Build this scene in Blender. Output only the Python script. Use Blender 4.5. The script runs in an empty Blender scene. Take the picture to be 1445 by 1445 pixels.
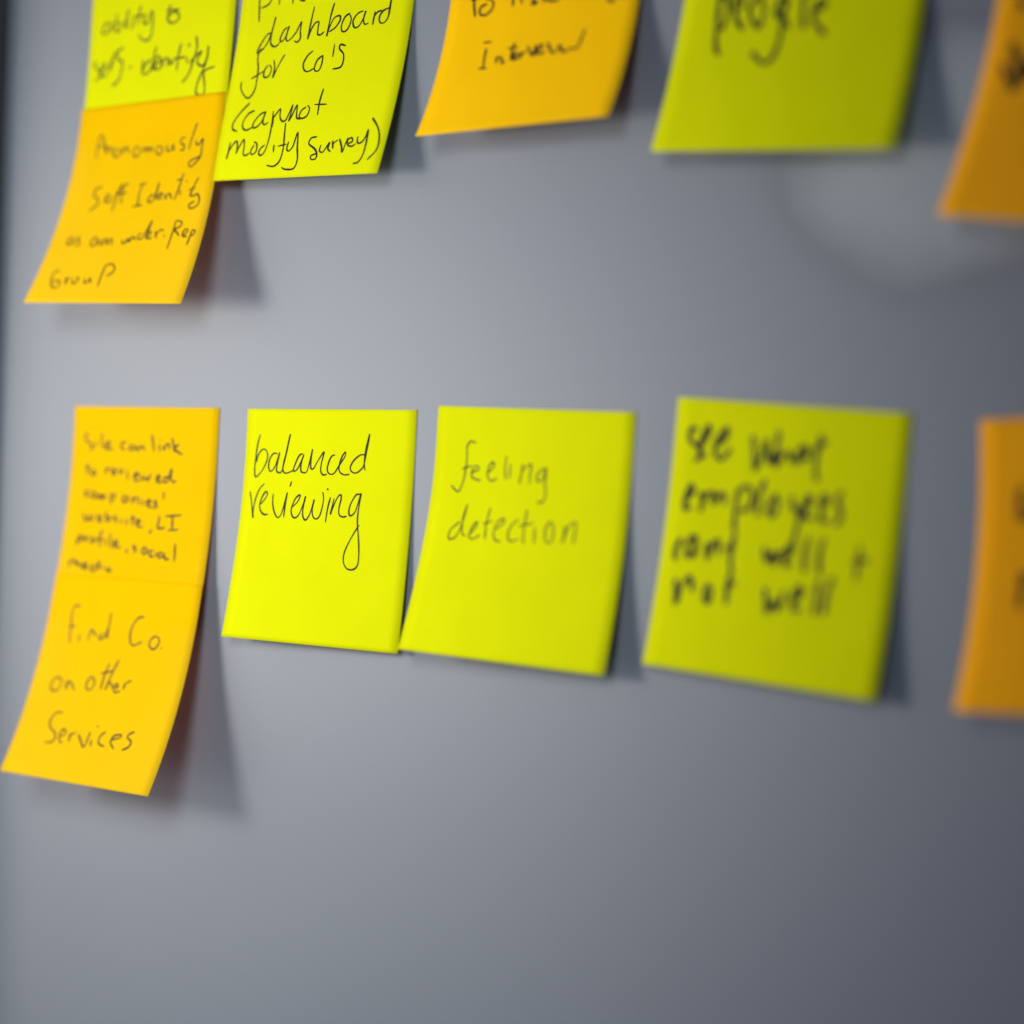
import bpy, bmesh, math, random
from mathutils import Vector, Matrix

# ------------------------------------------------------------------ scene
# Scale: metres. The board's front face is the plane y = 0, notes curl towards -y.
scene = bpy.context.scene
OX, OZ = 0.45, 1.45            # where the board's reference point stands in the world


def W(x, y, z):
    """millimetres on the board -> world metres"""
    return Vector((x / 1000.0 + OX, y / 1000.0, z / 1000.0 + OZ))


# ---- camera
cam_data = bpy.data.cameras.new('camera')
cam = bpy.data.objects.new('camera', cam_data)
scene.collection.objects.link(cam)
RIGHT = Vector((0.76462855, 0.64392419, 0.02654844))
UP = Vector((-0.0042256, -0.03618409, 0.99933621))
FWD = Vector((-0.64445739, 0.76423318, 0.02494642))
m = Matrix.Identity(4)
for i in range(3):
    m[i][0], m[i][1], m[i][2] = RIGHT[i], UP[i], -FWD[i]
m.translation = W(0, -534.834, 0)
cam.matrix_world = m
cam_data.sensor_width = 36.0
cam_data.lens = 3302.97 / 1445.0 * 36.0
cam_data.clip_start = 0.02
cam_data.clip_end = 50.0
cam_data.dof.use_dof = True
cam_data.dof.focus_distance = 0.750
cam_data.dof.aperture_fstop = 3.5
scene.camera = cam

# ---- view transform
scene.view_settings.view_transform = 'Standard'
scene.view_settings.look = 'None'
scene.view_settings.exposure = 0.0
scene.view_settings.gamma = 1.0
scene.view_settings.use_curve_mapping = False
scene.render.engine = 'CYCLES'
scene.cycles.use_denoising = True
scene.cycles.max_bounces = 8

# ---- world: the dim bluish light of the room
world = bpy.data.worlds.new('World')
scene.world = world
world.use_nodes = True
bg = world.node_tree.nodes['Background']
bg.inputs[0].default_value = (0.30, 0.44, 1.0, 1)
bg.inputs[1].default_value = 0.16


def area(name, loc, target, size_x, size_y, power, color):
    d = bpy.data.lights.new(name, 'AREA')
    d.shape = 'RECTANGLE'
    d.size, d.size_y = size_x, size_y
    d.energy = power
    d.color = color
    o = bpy.data.objects.new(name, d)
    scene.collection.objects.link(o)
    o.location = loc
    o.rotation_euler = (Vector(target) - Vector(loc)).to_track_quat('-Z', 'Y').to_euler()
    return o


# soft area light added at the left: rakes over the board, gives its sheen
area('left_soft_fill', W(-1000, -420, 50), W(0, -420, 50), 0.55, 0.60, 2.5, (1.0, 0.97, 0.91))


def spot(name, loc, target, power, radius, cone, color):
    d = bpy.data.lights.new(name, 'SPOT')
    d.energy = power
    d.color = color
    d.shadow_soft_size = radius
    d.spot_size = math.radians(cone)
    d.spot_blend = 1.0
    o = bpy.data.objects.new(name, d)
    scene.collection.objects.link(o)
    o.location = loc
    o.rotation_euler = (Vector(target) - Vector(loc)).to_track_quat('-Z', 'Y').to_euler()
    return o


# lamp beside the added area light: the harder shadows towards the right
spot('lamp_light', W(-930, -420, 60), W(-410, 0, 20), 7.2, 0.075, 84, (1.0, 0.97, 0.92))
# soft fill spot added above and in front; also each note's second, downward shadow
spot('front_fill_spot', W(-250, -640, 215), W(-665, 0, -25), 23.0, 0.14, 57, (0.92, 0.97, 1.0))

# ------------------------------------------------------------------ helpers
S = 76.0          # side of a sticky note, mm
GAP = 0.25        # a stuck note's stand-off from the board, mm


def new_obj(name, bm, mat, parent=None, smooth=True):
    me = bpy.data.meshes.new(name)
    bm.to_mesh(me)
    bm.free()
    o = bpy.data.objects.new(name, me)
    scene.collection.objects.link(o)
    if mat:
        me.materials.append(mat)
    if smooth:
        for p_ in me.polygons:
            p_.use_smooth = True
    if parent:
        o.parent = parent
    return o


def tag(o, label, cat, group=None, kind=None):
    o['label'] = label
    o['category'] = cat
    if group:
        o['group'] = group
    if kind:
        o['kind'] = kind


def box(bm, x0, x1, y0, y1, z0, z1):
    r = bmesh.ops.create_cube(bm, size=1.0)
    for v in r['verts']:
        v.co = Vector((x0 + (v.co.x + .5) * (x1 - x0), y0 + (v.co.y + .5) * (y1 - y0), z0 + (v.co.z + .5) * (z1 - z0)))
    return r['verts']


# ------------------------------------------------------------------ materials
def base_mat(name):
    mt = bpy.data.materials.new(name)
    mt.use_nodes = True
    nt = mt.node_tree
    nt.nodes.clear()
    out = nt.nodes.new('ShaderNodeOutputMaterial')
    return mt, nt, out


def N(nt, kind, **kw):
    n = nt.nodes.new(kind)
    for k, v in kw.items():
        if isinstance(k, str) and k in n.inputs:
            n.inputs[k].default_value = v
        else:
            setattr(n, k, v)
    return n


def paper_mat(name, col, through, mix):
    mt, nt, out = base_mat(name)
    L = nt.links.new
    tc = N(nt, 'ShaderNodeTexCoord')
    n1 = N(nt, 'ShaderNodeTexNoise'); n1.inputs['Scale'].default_value = 45; n1.inputs['Detail'].default_value = 4
    L(tc.outputs['Object'], n1.inputs['Vector'])
    hs = N(nt, 'ShaderNodeMixRGB', blend_type='MULTIPLY'); hs.inputs[0].default_value = 1.0
    hs.inputs[1].default_value = (*col, 1)
    mp = N(nt, 'ShaderNodeMapRange'); mp.inputs['To Min'].default_value = .94; mp.inputs['To Max'].default_value = 1.05
    L(n1.outputs['Fac'], mp.inputs['Value']); L(mp.outputs[0], hs.inputs[2])
    n2 = N(nt, 'ShaderNodeTexNoise'); n2.inputs['Scale'].default_value = 900; n2.inputs['Detail'].default_value = 5
    L(tc.outputs['Object'], n2.inputs['Vector'])
    n3 = N(nt, 'ShaderNodeTexNoise'); n3.inputs['Scale'].default_value = 28; n3.inputs['Detail'].default_value = 2
    L(tc.outputs['Object'], n3.inputs['Vector'])
    b1 = N(nt, 'ShaderNodeBump'); b1.inputs['Strength'].default_value = .12; b1.inputs['Distance'].default_value = .0002
    L(n2.outputs['Fac'], b1.inputs['Height'])
    b2 = N(nt, 'ShaderNodeBump'); b2.inputs['Strength'].default_value = .25; b2.inputs['Distance'].default_value = .004
    L(n3.outputs['Fac'], b2.inputs['Height']); L(b1.outputs[0], b2.inputs['Normal'])
    df = N(nt, 'ShaderNodeBsdfPrincipled')
    df.inputs['Roughness'].default_value = .75
    df.inputs['Specular IOR Level'].default_value = .0
    L(hs.outputs[0], df.inputs['Base Color']); L(b2.outputs[0], df.inputs['Normal'])
    tr = N(nt, 'ShaderNodeBsdfTranslucent')
    tr.inputs['Color'].default_value = (*through, 1)
    mx = N(nt, 'ShaderNodeMixShader'); mx.inputs[0].default_value = mix
    L(df.outputs[0], mx.inputs[1]); L(tr.outputs[0], mx.inputs[2]); L(mx.outputs[0], out.inputs['Surface'])
    return mt


GREEN = paper_mat('yellow_green_paper', (.68, .69, .003), (.80, .85, .10), .12)
GOLD = paper_mat('golden_paper', (.97, .67, .002), (.98, .58, .50), .44)
AMBER = paper_mat('amber_paper', (1.0, .58, .004), (.98, .55, .40), .2)
ORANGE = paper_mat('orange_paper', (1.0, .43, .010), (.98, .50, .30), .12)


def ink_mat(name, col):
    mt, nt, out = base_mat(name)
    L = nt.links.new
    tc = N(nt, 'ShaderNodeTexCoord')
    n1 = N(nt, 'ShaderNodeTexNoise'); n1.inputs['Scale'].default_value = 260; n1.inputs['Detail'].default_value = 3
    L(tc.outputs['Object'], n1.inputs['Vector'])
    cr = N(nt, 'ShaderNodeMixRGB')
    cr.inputs[1].default_value = (*col, 1)
    cr.inputs[2].default_value = (col[0] * 3 + .012, col[1] * 3 + .010, col[2] * 2 + .004, 1)
    L(n1.outputs['Fac'], cr.inputs[0])
    df = N(nt, 'ShaderNodeBsdfPrincipled')
    df.inputs['Roughness'].default_value = .55
    df.inputs['Specular IOR Level'].default_value = .08
    L(cr.outputs[0], df.inputs['Base Color']); L(df.outputs[0], out.inputs['Surface'])
    return mt


INK = ink_mat('black_ink', (.010, .008, .005))

board_mat, nt, out = base_mat('grey_board')
L = nt.links.new
tc = N(nt, 'ShaderNodeTexCoord')
n1 = N(nt, 'ShaderNodeTexNoise'); n1.inputs['Scale'].default_value = 9; n1.inputs['Detail'].default_value = 6
L(tc.outputs['Object'], n1.inputs['Vector'])
mp = N(nt, 'ShaderNodeMapRange'); mp.inputs['To Min'].default_value = .95; mp.inputs['To Max'].default_value = 1.05
L(n1.outputs['Fac'], mp.inputs['Value'])
mu = N(nt, 'ShaderNodeMixRGB', blend_type='MULTIPLY'); mu.inputs[0].default_value = 1
mu.inputs[1].default_value = (.134, .149, .170, 1)
# a paler, dark-rimmed patch of the board below the "people" note
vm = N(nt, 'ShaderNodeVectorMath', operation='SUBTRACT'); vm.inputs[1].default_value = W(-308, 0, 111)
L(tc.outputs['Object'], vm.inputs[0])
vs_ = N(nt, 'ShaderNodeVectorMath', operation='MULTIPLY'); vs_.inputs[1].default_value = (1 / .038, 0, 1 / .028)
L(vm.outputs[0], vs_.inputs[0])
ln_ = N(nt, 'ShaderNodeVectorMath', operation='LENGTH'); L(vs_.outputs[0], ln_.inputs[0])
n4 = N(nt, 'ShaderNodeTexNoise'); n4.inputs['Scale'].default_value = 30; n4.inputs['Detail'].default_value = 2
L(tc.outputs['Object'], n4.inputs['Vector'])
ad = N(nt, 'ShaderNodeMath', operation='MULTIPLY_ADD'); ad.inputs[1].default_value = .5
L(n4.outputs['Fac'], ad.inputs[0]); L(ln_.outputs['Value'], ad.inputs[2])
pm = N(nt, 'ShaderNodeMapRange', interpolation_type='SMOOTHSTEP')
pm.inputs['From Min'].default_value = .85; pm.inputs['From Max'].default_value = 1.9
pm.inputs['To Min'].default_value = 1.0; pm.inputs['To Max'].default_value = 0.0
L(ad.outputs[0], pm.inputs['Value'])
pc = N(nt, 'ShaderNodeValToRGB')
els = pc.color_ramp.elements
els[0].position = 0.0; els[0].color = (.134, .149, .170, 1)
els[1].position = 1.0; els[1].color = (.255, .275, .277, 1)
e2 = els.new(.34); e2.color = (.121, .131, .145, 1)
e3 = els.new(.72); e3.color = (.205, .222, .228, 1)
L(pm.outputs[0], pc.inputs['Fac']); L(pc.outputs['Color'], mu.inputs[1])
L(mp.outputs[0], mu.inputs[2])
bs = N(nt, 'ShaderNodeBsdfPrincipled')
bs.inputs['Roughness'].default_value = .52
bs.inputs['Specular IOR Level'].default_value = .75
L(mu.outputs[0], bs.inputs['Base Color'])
n2 = N(nt, 'ShaderNodeTexNoise'); n2.inputs['Scale'].default_value = 220; n2.inputs['Detail'].default_value = 3
L(tc.outputs['Object'], n2.inputs['Vector'])
bp = N(nt, 'ShaderNodeBump'); bp.inputs['Strength'].default_value = .05; bp.inputs['Distance'].default_value = .0005
L(n2.outputs['Fac'], bp.inputs['Height']); L(bp.outputs[0], bs.inputs['Normal'])
L(bs.outputs[0], out.inputs['Surface'])


def plain(name, col, rough):
    mt, nt, out = base_mat(name)
    tc = N(nt, 'ShaderNodeTexCoord')
    n1 = N(nt, 'ShaderNodeTexNoise'); n1.inputs['Scale'].default_value = 30
    nt.links.new(tc.outputs['Object'], n1.inputs['Vector'])
    cr = N(nt, 'ShaderNodeMixRGB')
    cr.inputs[1].default_value = (*[c * .85 for c in col], 1); cr.inputs[2].default_value = (*[c * 1.15 for c in col], 1)
    nt.links.new(n1.outputs['Fac'], cr.inputs[0])
    b = N(nt, 'ShaderNodeBsdfPrincipled'); b.inputs['Roughness'].default_value = rough
    nt.links.new(cr.outputs[0], b.inputs['Base Color']); nt.links.new(b.outputs[0], out.inputs['Surface'])
    return mt


FRAME = plain('dark_frame', (.05, .051, .053), .5)
WALL = plain('wall_paint', (.28, .28, .29), .8)

# ------------------------------------------------------------------ wall and board
bm = bmesh.new()
p0, p1 = W(-1500, 20, -1350), W(1500, 120, 1300)
box(bm, p0.x, p1.x, p0.y, p1.y, p0.z, p1.z)
wall = new_obj('wall', bm, WALL, smooth=False)
wall['kind'] = 'structure'
wall['label'] = 'plain grey wall the board hangs on'

BX0, BX1, BZ0, BZ1 = -703.0, 700.0, -600.0, 700.0
bm = bmesh.new()
p0, p1 = W(BX0, 0, BZ0), W(BX1, 19.5, BZ1)
box(bm, p0.x, p1.x, p0.y, p1.y, p0.z, p1.z)
bmesh.ops.bevel(bm, geom=[e for e in bm.edges], offset=.0025, segments=4, affect='EDGES')
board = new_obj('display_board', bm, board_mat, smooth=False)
tag(board, 'smooth grey board that all the sticky notes are stuck to', 'board')
bm = bmesh.new()
p0, p1 = W(BX0 - 22, -16, BZ0), W(BX0 - .4, 19.5, BZ1)
box(bm, p0.x, p1.x, p0.y, p1.y, p0.z, p1.z)
bmesh.ops.bevel(bm, geom=[e for e in bm.edges], offset=.003, segments=4, affect='EDGES')
new_obj('edge_frame', bm, FRAME, board, smooth=False)

# ------------------------------------------------------------------ the notes' shapes
# stuck on the board: x, z of the top left corner (mm), turn in the board's plane,
# curl of the left edge (a, b), curl of the right edge (a, b), size
NOTES = dict(
    A=(None, (-655.2879, 54.2679, -0.0333, 0.2973, -0.122, 0.2166, -0.0606, 0.9912)),
    B=('A', (60.052, 0.0552, 0.0312, 0.2592, 0.0675, 0.3186, 0.0204, 0.9557)),
    C=(None, (-651.7637, 221.4526, -0.0264, 0.0288, 0.105, 0.1699, -0.1071, 0.9893)),
    D=('C', (62.4132, -0.8346, 0.0519, 0.5627, -0.1172, 0.3476, 0.0246, 1.0021)),
    E=(None, (-573.4489, 205.2269, -0.0706, 0.4675, -0.3821, 0.4183, -0.1464, 1.0382)),
    F=(None, (-479.5192, 202.8679, -0.022, 0.4494, 0.0251, 0.4629, 0.0074, 0.9754)),
    G=(None, (-388.1113, 195.961, -0.0819, 0.4021, -0.1198, 0.3, -0.022, 1.0347)),
    H=(None, (-289.8057, 166.4138, -0.1486, 0.482, -0.0778, 0.5115, 0.0139, 1.0008)),
    I=(None, (-294.6859, 41.7102, 0.0259, 0.4803, -0.0464, 0.3595, 0.0041, 1.0013)),
    J=(None, (-566.2582, 51.1457, -0.0288, 0.2998, -0.122, 0.1348, -0.0431, 0.9975)),
    K=(None, (-481.4537, 50.0222, -0.0492, 0.5001, -0.2126, 0.2571, -0.0497, 1.003)),
    L=(None, (-390.4169, 50.2503, -0.0842, 0.1555, 0.0201, 0.1569, -0.0018, 1.0029)),
)
NS = 39
SS = [S * i / (NS - 1) for i in range(NS)]


def profile(a, b, th0, s0):
    """a sheet's edge in side view: distance along the board, distance off it, slope"""
    th = []
    for s in SS:
        t = max(0.0, (s - s0) / (S - s0))
        th.append(th0 + a * t + b * t * t)
    al, no = [0.0], [0.0]
    for i in range(1, NS):
        mth = (th[i] + th[i - 1]) / 2
        d = SS[i] - SS[i - 1]
        al.append(al[-1] + math.cos(mth) * d)
        no.append(no[-1] + math.sin(mth) * d)
    return al, no, th


def interp(t, ys):
    """ys sampled along the note, t from 0 to 1, linear and extrapolated above the top"""
    f = t * (NS - 1)
    i = min(NS - 2, max(0, int(math.floor(f))))
    return ys[i] + (ys[i + 1] - ys[i]) * (f - i)


SHAPE = {}


def note_edges(key):
    if key in SHAPE:
        return SHAPE[key]
    par, v = NOTES[key]
    sides = []
    if par is None:
        x, z, psi, aL, bL, aR, bR, sc = v
    else:
        s, dx, dpsi, aL, bL, aR, bR, sc = v
        psi = NOTES[par][1][2] + dpsi
    e = Vector((math.cos(psi), 0, math.sin(psi)))
    d = Vector((math.sin(psi), 0, -math.cos(psi)))
    n = Vector((0, -1, 0))
    for k, (a, b) in enumerate(((aL, bL), (aR, bR))):
        if par is None:
            o = Vector((x, -GAP, z)) + e * (S * sc * k)
            al, no, th = profile(a, b, 0.0, 12.0)
        else:
            P, T = note_edges(par)[k]
            q = s / S
            o = Vector([interp(q, [pt[i] for pt in P]) for i in range(3)]) + e * dx
            t0 = interp(q, T)
            o += (n * math.cos(t0) + d * math.sin(t0)) * .35
            al, no, th = profile(a, b, t0, 0.0)
        sides.append(([o + d * (sc * A) + n * (sc * B) for A, B in zip(al, no)], th))
    SHAPE[key] = sides
    return sides


def on_note(key, u, v, lift=0.0):
    """point on a note's face: u across, v down (0..1), lift off the paper in mm"""
    (PL, TL), (PR, TR) = note_edges(key)

    def at(u, v):
        l = Vector([interp(v, [p[i] for p in PL]) for i in range(3)])
        r = Vector([interp(v, [p[i] for p in PR]) for i in range(3)])
        return l + (r - l) * u
    p = at(u, v)
    if lift:
        du = at(u + .01, v) - at(u - .01, v)
        dv = at(u, min(v + .01, 1.0)) - at(u, v - .01)
        nn = du.cross(dv)
        nn.normalize()
        if nn.y > 0:
            nn = -nn
        p = p + nn * lift
    return p


def build_sheet(key, mat, origin, parent):
    bm = bmesh.new()
    NU, NV = 16, 48
    grid = [[bm.verts.new(W(*on_note(key, i / NU, j / NV)) - origin) for i in range(NU + 1)] for j in range(NV + 1)]
    back = [[bm.verts.new(W(*on_note(key, i / NU, j / NV, -.11)) - origin) for i in range(NU + 1)] for j in range(NV + 1)]
    for j in range(NV):
        for i in range(NU):
            bm.faces.new((grid[j][i], grid[j + 1][i], grid[j + 1][i + 1], grid[j][i + 1]))
            bm.faces.new((back[j][i], back[j][i + 1], back[j + 1][i + 1], back[j + 1][i]))
    rim = [(0, i) for i in range(NU)] + [(j, NU) for j in range(NV)] + [(NV, i) for i in range(NU, 0, -1)] + [(j, 0) for j in range(NV, 0, -1)]
    for k in range(len(rim)):
        a, b = rim[k], rim[(k + 1) % len(rim)]
        f = bm.faces.new((grid[a[0]][a[1]], grid[b[0]][b[1]], back[b[0]][b[1]], back[a[0]][a[1]]))
        f.smooth = False
    o = new_obj('paper', bm, mat, parent)
    for p_ in o.data.polygons:
        p_.use_smooth = len(set(p_.vertices)) == 4 and p_.area > 2e-6
    return o


# ------------------------------------------------------------------ handwriting: pen strokes on each sheet
# every line is one stroke of the pen; u,v in thousandths of the note's side; first the pen's width in mm
WRITING = {}
WRITING['J'] = (0.56, '''
87,111 73,155 66,207 63,259 70,294 88,289 112,265 132,232 139,201 124,177 101,178 79,202 71,231
199,193 175,192 154,215 148,248 159,269 175,264 193,238 212,188 202,233 199,265 213,274 232,267 252,195 272,108 254,176 239,237 239,265 256,276 288,268 307,258
353,190 331,200 311,235 301,263 314,265 335,244 360,193 347,230 347,262 361,271 383,266 398,220 410,171 404,220 407,252 424,251 446,219 479,181 469,223 466,260 481,278 503,275
547,192 525,199 508,231 505,259 522,274 547,269 575,234 604,198 606,179 588,198 573,239 578,262 604,275 636,272
722,189 691,191 656,215 639,242 647,260 673,266 702,250 719,223 741,103 724,164 718,218 725,254
47,361 63,410 82,475 78,438 87,385 108,343 132,325
118,415 141,393 155,369 146,358 129,375 114,415 126,445 148,458 170,456
191,366 193,406 209,447 232,468 250,455 261,422 276,359 270,413 268,466
296,310 290,333
313,421 343,396 356,371 346,369 325,388 309,430 319,458 336,466 357,452 377,409 388,372 379,428 384,460 402,473 423,445 441,384 434,426 444,458 465,466 484,447 496,387 488,351
536,372 525,418 519,478
513,335 519,342
558,376 550,413 544,443 556,413 577,371 594,359 599,375 591,416 595,443 615,452 639,449
706,354 682,359 655,400 650,432 661,446 684,431 698,395 712,351 704,417 704,471 719,538 730,606 728,651 704,670 670,667 647,641 647,600 673,545 704,498 715,484
''')
WRITING['E'] = (0.58, '''
101,173 110,251 118,315
121,257 163,244 178,219 158,182 113,179
227,197 228,249
235,228 257,204 279,206
304,202 310,251
344,200 348,231 378,241 390,218
209,370 183,371 154,406 136,442 143,451 174,428 198,388 217,300 207,362 207,404 220,423 243,427 265,410
296,349 277,361 262,397 276,408 293,388 306,344 297,388 305,407 325,400 352,373 376,330 376,367 383,398 368,416 349,409
441,270 433,329 427,406 438,370 457,341 478,337 479,362 481,388 499,392 518,380
556,263 544,315 536,399 544,366 564,327 594,318 601,337 579,366 547,382
652,312 627,325 613,360 621,384 642,385 659,363 663,333 649,314
727,307 698,315 676,344 688,372 712,369 733,337 741,307 734,342 745,363 765,359
794,313 792,341 790,368 791,336 808,317 831,311
870,303 838,314 822,338 830,361 854,362 870,341 875,311 878,252 873,301 871,331
175,434 150,440 146,475 159,518 164,571 161,614 135,645 102,632 74,599 71,572
128,561 162,547 198,530
218,507 201,525 200,552 217,560 236,548 240,522 225,505
246,485 259,523 258,562 267,539 286,498 307,465
471,458 444,477 427,510 437,537 461,546 494,534
530,482 506,499 496,529 504,545 525,544 535,516 533,479
590,436 592,490
656,447 626,440 623,458 650,480 657,512 646,537 602,542
148,667 100,709 69,751 72,778 102,789
188,702 154,714 129,748 133,774 159,786 193,774
254,710 224,722 195,755 198,777 223,772 245,747 257,710 249,747 262,766 285,756
307,728 312,755 314,779
310,739 334,708 344,703 349,735 366,754 387,752 400,721 412,685
412,685 411,722 407,756 423,725 438,688 445,723 451,744 471,750
495,699 471,713 464,739 484,748 510,736 516,707 500,691
574,624 567,676 571,736
539,690 611,692
73,836 71,873 67,908 75,873 100,837 115,835 123,864 121,886 130,865 143,841 156,826 164,855 168,890 185,896 205,886
226,852 211,878 223,894 245,879 240,847 219,839
291,854 269,870 263,890 281,899 301,876 310,818 307,754 302,709
348,856 353,888
391,763 400,821 409,874 402,927 371,949 327,943
372,863 422,856
433,846 431,875 445,886 465,866 477,808 493,872 509,925 498,962 450,965 422,956
596,831 565,835 558,859 597,881 618,903 618,924 594,928 585,912 615,903
632,867 629,890 650,899 667,876 679,858 677,884 696,898
695,851 706,885 703,864 723,849
732,844 753,876 765,903 772,872 780,841
788,867 810,858 801,842 783,851 787,872 813,879 831,869
835,838 840,864 861,865 878,845 885,811 891,871 889,918 872,949 845,953
893,762 937,805 960,853 959,900 921,940
''')
WRITING['D'] = (0.56, '''
157,251 153,194 166,135 195,167 216,219
149,196 204,188
219,195 224,231 230,205 251,201 263,231
287,206 275,226 290,251 315,247 312,220 292,206
335,207 339,239 349,214 371,212 383,240
438,208 416,224 424,254 450,259 462,236 443,210
486,215 488,241 501,221 513,222 517,243 531,224 543,224 551,247
592,216 575,232 584,256 610,258 617,235 595,218
646,217 648,243 669,248 682,228 688,217 692,244 702,244
761,191 737,195 737,215 760,228 760,248 736,250
832,129 810,189 797,248
838,211 842,228 862,230 882,206 882,251 881,285 856,315 824,333 811,312 840,297 885,285
247,396 211,403 200,433 233,454 247,479 224,497 197,514
291,460 317,449 308,436 290,444 290,469 318,476 339,465 361,430 385,389 371,449 359,497 356,521
426,385 402,402 399,444 406,487
354,436 429,434
502,399 550,395
526,397 516,444 523,502
492,506 555,500
617,453 595,460 586,481 601,490 621,477 637,397 633,450 638,480
650,466 673,461 669,449 650,454 653,475 682,477
692,456 703,481 705,460 724,455 739,480
790,360 776,429 761,487
754,392 785,388
788,441 791,465
816,399 823,402
893,386 870,434 857,474
844,444 882,434
858,462 877,475 906,465 924,489 921,518 883,533 865,515 896,499
155,652 122,654 124,683 145,684 156,661 168,688
195,647 178,656 199,672 204,692 183,693
315,654 286,662 288,694 314,698 323,664 334,696
350,668 360,699 364,671 382,665 391,694 404,669 419,667 426,701
489,669 493,688 514,688 521,667 529,685
532,664 541,683 547,661 563,662 574,678
603,642 584,653 595,672 619,661 649,583 641,637 640,673
643,652 665,647 656,634 641,646 655,671 680,666
693,636 706,669 704,645 723,631 744,634
753,659 760,662
809,607 803,666 799,727
801,607 814,589 849,600 841,620 813,631 836,650 853,665
878,660 899,643 891,631 872,642 876,666 904,667
925,638 923,676 915,709
925,638 945,641 943,659 923,667
146,824 114,834 116,874 135,908 171,921 184,901 169,881 134,884
208,862 223,898 221,872 239,859
256,869 266,895 289,892 293,869 273,862
338,869 342,892 362,892 368,866 384,896
439,806 436,857 440,912
435,806 469,794 502,813 502,839 472,858
''')
WRITING['C'] = (0.70, '''
143,419 104,424 83,459 112,469 149,443 157,420 151,462
185,382 179,427 190,470 217,455 214,427 190,429
248,416 245,458
264,367 258,440 267,464
303,408 299,468
354,363 339,417 335,449
303,408 400,410
386,408 376,439 404,451 433,395 443,460 439,510 414,532 371,521 351,496
560,382 548,426 553,440
532,406 624,409
578,420 546,434 555,458 590,469 625,452 612,423 578,417
64,602 43,610 76,641 100,662 62,691
85,651 125,631 126,613 102,625 97,662 134,670 177,594 201,560 178,604 163,649
249,550 215,561 213,598 251,620 244,671 228,706 188,726
297,648 324,646
397,620 394,671
453,626 415,645 400,685 441,687 463,650 484,569 468,632 475,683
484,652 516,637 506,613 487,625 487,670 522,674
529,629 531,670 541,639 566,628 572,669
584,634 595,662 618,637 628,634
656,569 643,622 640,694
618,637 695,636
706,641 702,664
710,574 709,592
753,547 766,598 748,659 724,720 685,753
716,670 795,619
802,619 775,662 795,686 824,684 841,641 842,601 840,659 823,702 790,767 786,807 805,822 841,821 842,785 829,739 835,712 895,700
''')
WRITING['F'] = (0.80, '''
127,360 136,417 151,464
112,386 151,388
206,415 173,426 175,454 202,463 231,448 242,419 222,397 196,394
342,396 350,442
344,406 367,394 386,401
386,401 395,435
468,411 447,428 473,436 468,446 443,443
504,401 511,446
555,417 521,432 559,444 589,443
852,452 843,470 869,483 881,470
223,585 267,587
246,614 248,656 253,698
229,701 274,705
314,657 319,686 322,663 341,665 351,690 364,683
396,604 391,634 394,681
365,626 417,627
401,671 424,663 414,649 401,658 410,680 436,675
436,652 445,676 449,656 467,652
469,627 505,672 512,626
516,642 519,678
528,654 549,641 540,629 524,641 538,670 569,663
571,623 608,672 629,664 639,642 661,673 684,670 700,662 730,665 745,626 753,585
''')
WRITING['G'] = (1.30, '''
151,396 159,488 174,600 199,637
152,428 184,422 202,470 192,533 172,536
231,472 260,457 244,421 225,440 248,512 282,545
319,429 294,467 313,515 345,540 357,486 333,430
437,428 408,465 416,508 447,482 443,436 443,533 442,599 424,661 386,672 337,630
421,489 477,550
511,417 520,505 536,556
564,496 609,475 596,452 569,473 569,523 607,563 628,579
''')
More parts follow.
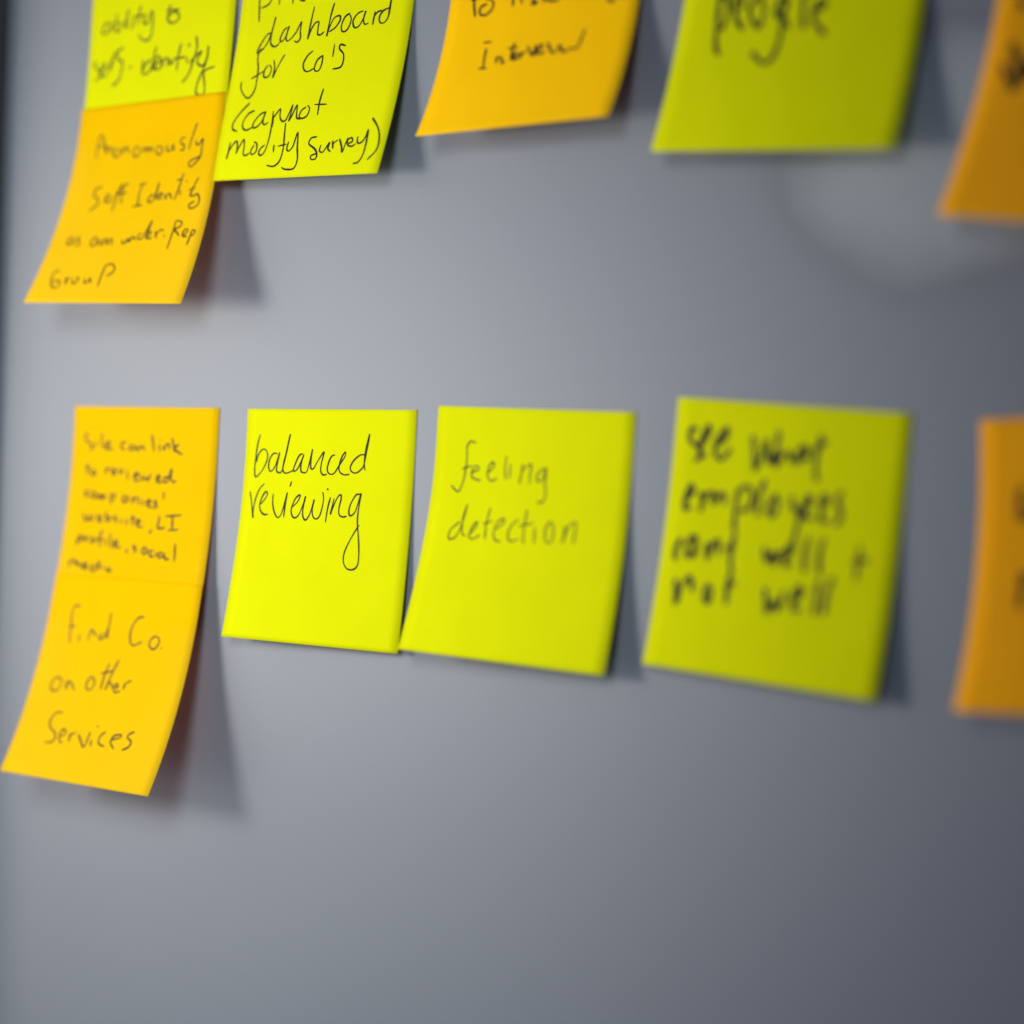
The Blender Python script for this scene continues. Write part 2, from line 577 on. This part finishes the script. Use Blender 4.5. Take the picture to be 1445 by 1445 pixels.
WRITING['A'] = (0.72, '''
109,127 87,140 96,160 129,174 146,194 123,200
167,164 169,189
210,122 209,163 224,198
238,187 268,174 259,162 241,172 247,197 289,196
381,165 351,168 350,190 377,202
428,174 406,184 411,201 433,196 443,178 449,201
466,180 468,205 477,185 500,182 509,202
558,127 569,166 579,203
614,170 616,200
615,147 617,151
643,175 645,194 658,172 679,169 685,193
695,139 709,173 715,203
745,168 714,185 741,202 774,213
119,266 122,322
102,287 141,286
161,295 148,311 165,323 183,310 162,296
249,288 253,313 258,293 284,284
298,304 320,299 311,289 293,302 307,317 329,313
341,286 363,310 374,280
403,294 412,339
455,322 484,314 471,302 451,318 465,340 495,336
502,311 513,336 533,320 551,337 568,304
608,328 633,322 625,310 608,323 621,342 650,339
691,316 663,321 661,339 686,336 705,281 707,325 727,339 744,331
149,392 119,403 130,420 153,417
177,396 165,417 186,431 199,413 177,396
214,410 218,435 229,410 244,432 256,409 268,434
298,407 314,457
298,410 332,406 331,426 306,432
412,409 387,419 398,442 419,433 423,411 432,438
458,414 463,444 470,422 496,418 504,448
530,424 535,452
559,443 584,435 574,423 558,436 569,455 594,454
626,426 609,434 629,446 624,458 595,457
668,385 669,420
122,500 149,539 167,513 188,538 203,502
231,526 256,517 247,508 230,518 241,538 268,535
285,488 294,533 319,527 317,512 295,518
361,506 344,516 365,526 356,538
435,518 440,545
397,517 402,542
472,496 481,546
460,512 497,513
501,535 529,526 521,519 504,530 519,549 552,548
613,558 602,578
656,494 654,524 655,551 702,546
696,495 803,486
743,493 750,554
722,558 789,552
110,607 106,659
107,613 142,611 134,629 108,636
157,610 166,635 170,617 191,609
215,613 203,629 225,638 236,622 215,613
284,579 265,595 275,656
244,622 292,617
307,614 318,648
332,587 355,662
366,641 394,632 384,620 368,633 383,650 420,649
467,656 463,674
517,634 501,645 525,653 518,671
582,641 566,656 585,673 604,659 582,641
643,653 622,659 626,678 652,682
663,661 667,681
706,659 682,668 689,685 713,676 717,664 730,688 755,686
783,616 793,697
80,727 78,763
85,731 107,725 132,749 135,731 165,758
175,752 204,743 190,734 174,747 189,762 215,758
261,742 236,749 245,769 270,762 286,721 288,761
313,740 322,759
368,749 347,755 358,767 375,761 387,763
''')
WRITING['B'] = (0.64, '''
217,153 183,150 165,177 174,264 189,332
164,259 206,247
243,287 251,324
309,314 318,264 330,263 363,289
405,269 383,288 391,301 415,288 430,244 433,170 433,238 437,295
658,171 614,185 587,232 590,283 618,312 671,291
751,256 726,278 726,306 754,320 779,301 782,270 751,256
805,310 811,312
162,504 137,535 146,567 177,573 204,547 194,512 162,504
236,514 246,560 249,525 267,520 289,544 307,557
391,482 375,513 382,541 408,547 426,520 415,492 391,482
491,410 479,469 477,538
449,463 529,441
550,385 529,441 508,535 522,499 542,509 548,525
563,524 587,513 574,500 560,516 574,543 606,531
624,495 626,524 631,495 664,477
274,672 231,676 208,717 224,751 269,775 279,804 253,825 219,823
309,789 339,768 318,749 303,769 313,806 339,818
370,764 377,804 375,775 407,757
426,764 451,790 486,821 495,774 497,744
519,782 529,811
528,712 537,717
595,733 568,760 576,793 616,803
643,768 697,751 698,736 656,747 648,779 681,807
777,713 749,728 745,745 776,762 769,789 735,807
''')
WRITING['K'] = (0.48, '''
213,143 187,138 168,158 171,209 167,275 156,318 140,341 101,317
149,249 202,234
200,264 238,246 225,233 204,251 208,281 255,292
280,265 315,234 310,215 292,230 286,269 306,290 338,280
378,189 374,236 383,282
400,218 402,277
463,215 460,253 454,296 464,245 497,218 508,222 504,260 506,294
577,227 544,250 542,279 569,274 582,227 584,290 591,340 570,366 555,355
174,461 133,495 129,530 157,528 182,487 200,390 188,447 194,504 217,516
237,506 264,473 261,456 243,479 233,515 253,526 288,507
322,397 312,462 316,522
296,463 343,447
366,480 399,453 396,436 371,450 356,490 369,523 397,526
473,435 444,458 429,494 446,523 487,511
510,395 505,463 512,527
477,461 550,444
559,460 565,523
634,430 611,466 622,511 649,514 652,471 640,434
706,447 706,481 704,514 718,459 746,432 758,440 756,511
''')
WRITING['L'] = (1.40, '''
101,110 73,118 70,153 109,179 126,207 101,232
116,184 153,130 153,98 126,143 117,190 148,211
192,167 231,136 234,101 202,132 188,191 219,217 256,174
350,122 361,184 374,240 400,164 410,135 416,186 433,213 447,166
457,98 458,166 461,222 483,181 509,173 526,206
578,140 548,165 545,199 571,191 582,146 591,190
640,97 627,165 627,215 639,264
610,158 665,117
84,373 108,342 98,319 79,362 82,408 110,400
137,345 158,366 151,414 167,354 200,340 206,380 229,343 250,347 255,381
309,319 305,388 310,468
304,331 342,305 373,331 363,383 320,398
420,276 401,340 404,408
468,329 446,370 464,403 487,372 478,334 464,329
541,323 553,367 580,370 613,317
586,364 574,466 565,534
599,363 625,332 613,317 598,351 610,395 643,392
671,356 691,332 678,311 667,351 677,400 705,392
750,288 732,323 750,360 748,399 724,407
75,520 62,573 71,602
64,562 85,519
140,502 110,539 117,580 144,571 148,507 153,582
200,525 210,582 223,534 248,514 256,566
318,473 309,549 319,611
280,540 326,524
451,517 469,567 491,530 504,574 520,522
540,548 569,517 560,501 540,525 551,570 576,561
633,460 624,528 634,589
695,460 685,522 697,593
846,473 845,594
819,531 891,518
84,671 100,757 111,703 138,659 156,675 166,708
233,672 219,708 239,741 250,705 233,672
325,604 317,674 322,737
303,676 348,656
479,662 501,745 520,703 546,734 560,664
599,694 634,667 626,640 601,671 610,721 644,722
696,610 695,677 698,733
752,593 737,661 736,728
''')
WRITING['H'] = (1.80, '''
68,446 133,526 125,456 94,374 165,491 174,407
88,213 95,236 114,252
''')
WRITING['I'] = (2.00, '''
158,234 149,280 159,332 193,319
181,516 177,580 178,636
184,546 217,529
''')


def smooth_line(pts, step):
    """Catmull-Rom through the pen's points"""
    if len(pts) == 2:
        n = 6
        return [(pts[0][0] + (pts[1][0] - pts[0][0]) * i / n, pts[0][1] + (pts[1][1] - pts[0][1]) * i / n) for i in range(n + 1)]
    q = [pts[0]] + pts + [pts[-1]]
    res = []
    for k in range(1, len(q) - 2):
        a, b, c, d = q[k - 1], q[k], q[k + 1], q[k + 2]
        n = max(3, int(math.hypot(c[0] - b[0], c[1] - b[1]) / step))
        for i in range(n):
            t = i / n
            res.append(tuple(.5 * (2 * b[j] + (c[j] - a[j]) * t + (2 * a[j] - 5 * b[j] + 4 * c[j] - d[j]) * t * t
                                   + (3 * b[j] - a[j] - 3 * c[j] + d[j]) * t ** 3) for j in (0, 1)))
    res.append(pts[-1])
    return res


def build_writing(key, parent, origin):
    width, text = WRITING[key]
    rnd = random.Random(key)
    bm = bmesh.new()
    lift = .03
    for line in text.strip().split('\n'):
        pts = [tuple(float(c) / 1000 * S for c in q.split(',')) for q in line.split()]
        pts = smooth_line(pts, .45)
        # drop what runs off the sheet
        pts = [p_ for p_ in pts if .3 < p_[0] < S - .3 and .3 < p_[1] < S - .3]
        if len(pts) < 2:
            continue
        lift += .0012
        ph = rnd.random() * 6.28
        rows = []
        n = len(pts)
        for i, (x, y) in enumerate(pts):
            a, b = pts[max(0, i - 1)], pts[min(n - 1, i + 1)]
            tx, ty = b[0] - a[0], b[1] - a[1]
            ln = math.hypot(tx, ty) or 1.0
            tx, ty = tx / ln, ty / ln
            w = width * (.5 + .07 * math.sin(i * .35 + ph) + (.07 if ty > .3 else 0))
            endf = min(i, n - 1 - i)
            w *= (.55, .85, .97)[endf] if endf < 3 else 1.0
            rows.append((x, y, tx, ty, w))
        x, y, tx, ty, w = rows[0]
        rows.insert(0, (x - tx * w * .6, y - ty * w * .6, tx, ty, w * .45))
        x, y, tx, ty, w = rows[-1]
        rows.append((x + tx * w * .6, y + ty * w * .6, tx, ty, w * .45))
        vs = []
        for x, y, tx, ty, w in rows:
            pair = []
            for sgn in (-1, 1):
                u, v = (x - ty * w * sgn) / S, (y + tx * w * sgn) / S
                pair.append(bm.verts.new(W(*on_note(key, u, v, lift)) - origin))
            vs.append(pair)
        for a, b in zip(vs, vs[1:]):
            bm.faces.new((a[0], b[0], b[1], a[1]))
    bmesh.ops.recalc_face_normals(bm, faces=bm.faces[:])
    return new_obj('lettering', bm, INK, parent)


LABELS = (
    ('C', GREEN, 'yellow-green sticky note ending in "ability to self-identify", above the "Anonomously" note'),
    ('D', GOLD, 'golden sticky note reading "Anonomously Self Identity", curling away from the board'),
    ('E', GREEN, 'yellow-green sticky note with "dashboard for co\'s (cannot modify survey)" in thin ink'),
    ('F', AMBER, 'golden orange sticky note with the single bottom line "Interview"'),
    ('G', GREEN, 'yellow-green sticky note ending in the blurred word "people", with a dark shadow'),
    ('H', ORANGE, 'blurred orange sticky note cut by the photo edge, right of the "people" note'),
    ('A', GOLD, 'golden sticky note filled with six small lines starting "Silk can link"'),
    ('B', GOLD, 'golden sticky note reading "Find Co. on other Services", hanging from the note above'),
    ('J', GREEN, 'sharp yellow-green sticky note reading "balanced reviewing"'),
    ('K', GREEN, 'yellow-green sticky note reading "feeling detection" in faint pen'),
    ('L', GREEN, 'yellow-green sticky note with "see what employees rank well + not well" in thick blurred ink'),
    ('I', ORANGE, 'orange sticky note cut by the photo edge, right of "see what employees"'),
)
for key, mat, label in LABELS:
    top = (note_edges(key)[0][0][0] + note_edges(key)[1][0][0]) / 2
    origin = W(*top)
    o = bpy.data.objects.new('sticky_note', None)
    scene.collection.objects.link(o)
    o.empty_display_size = .02
    o.location = origin
    build_sheet(key, mat, origin, o)
    tag(o, label, 'sticky note', 'sticky notes on the board')
    build_writing(key, o, origin)
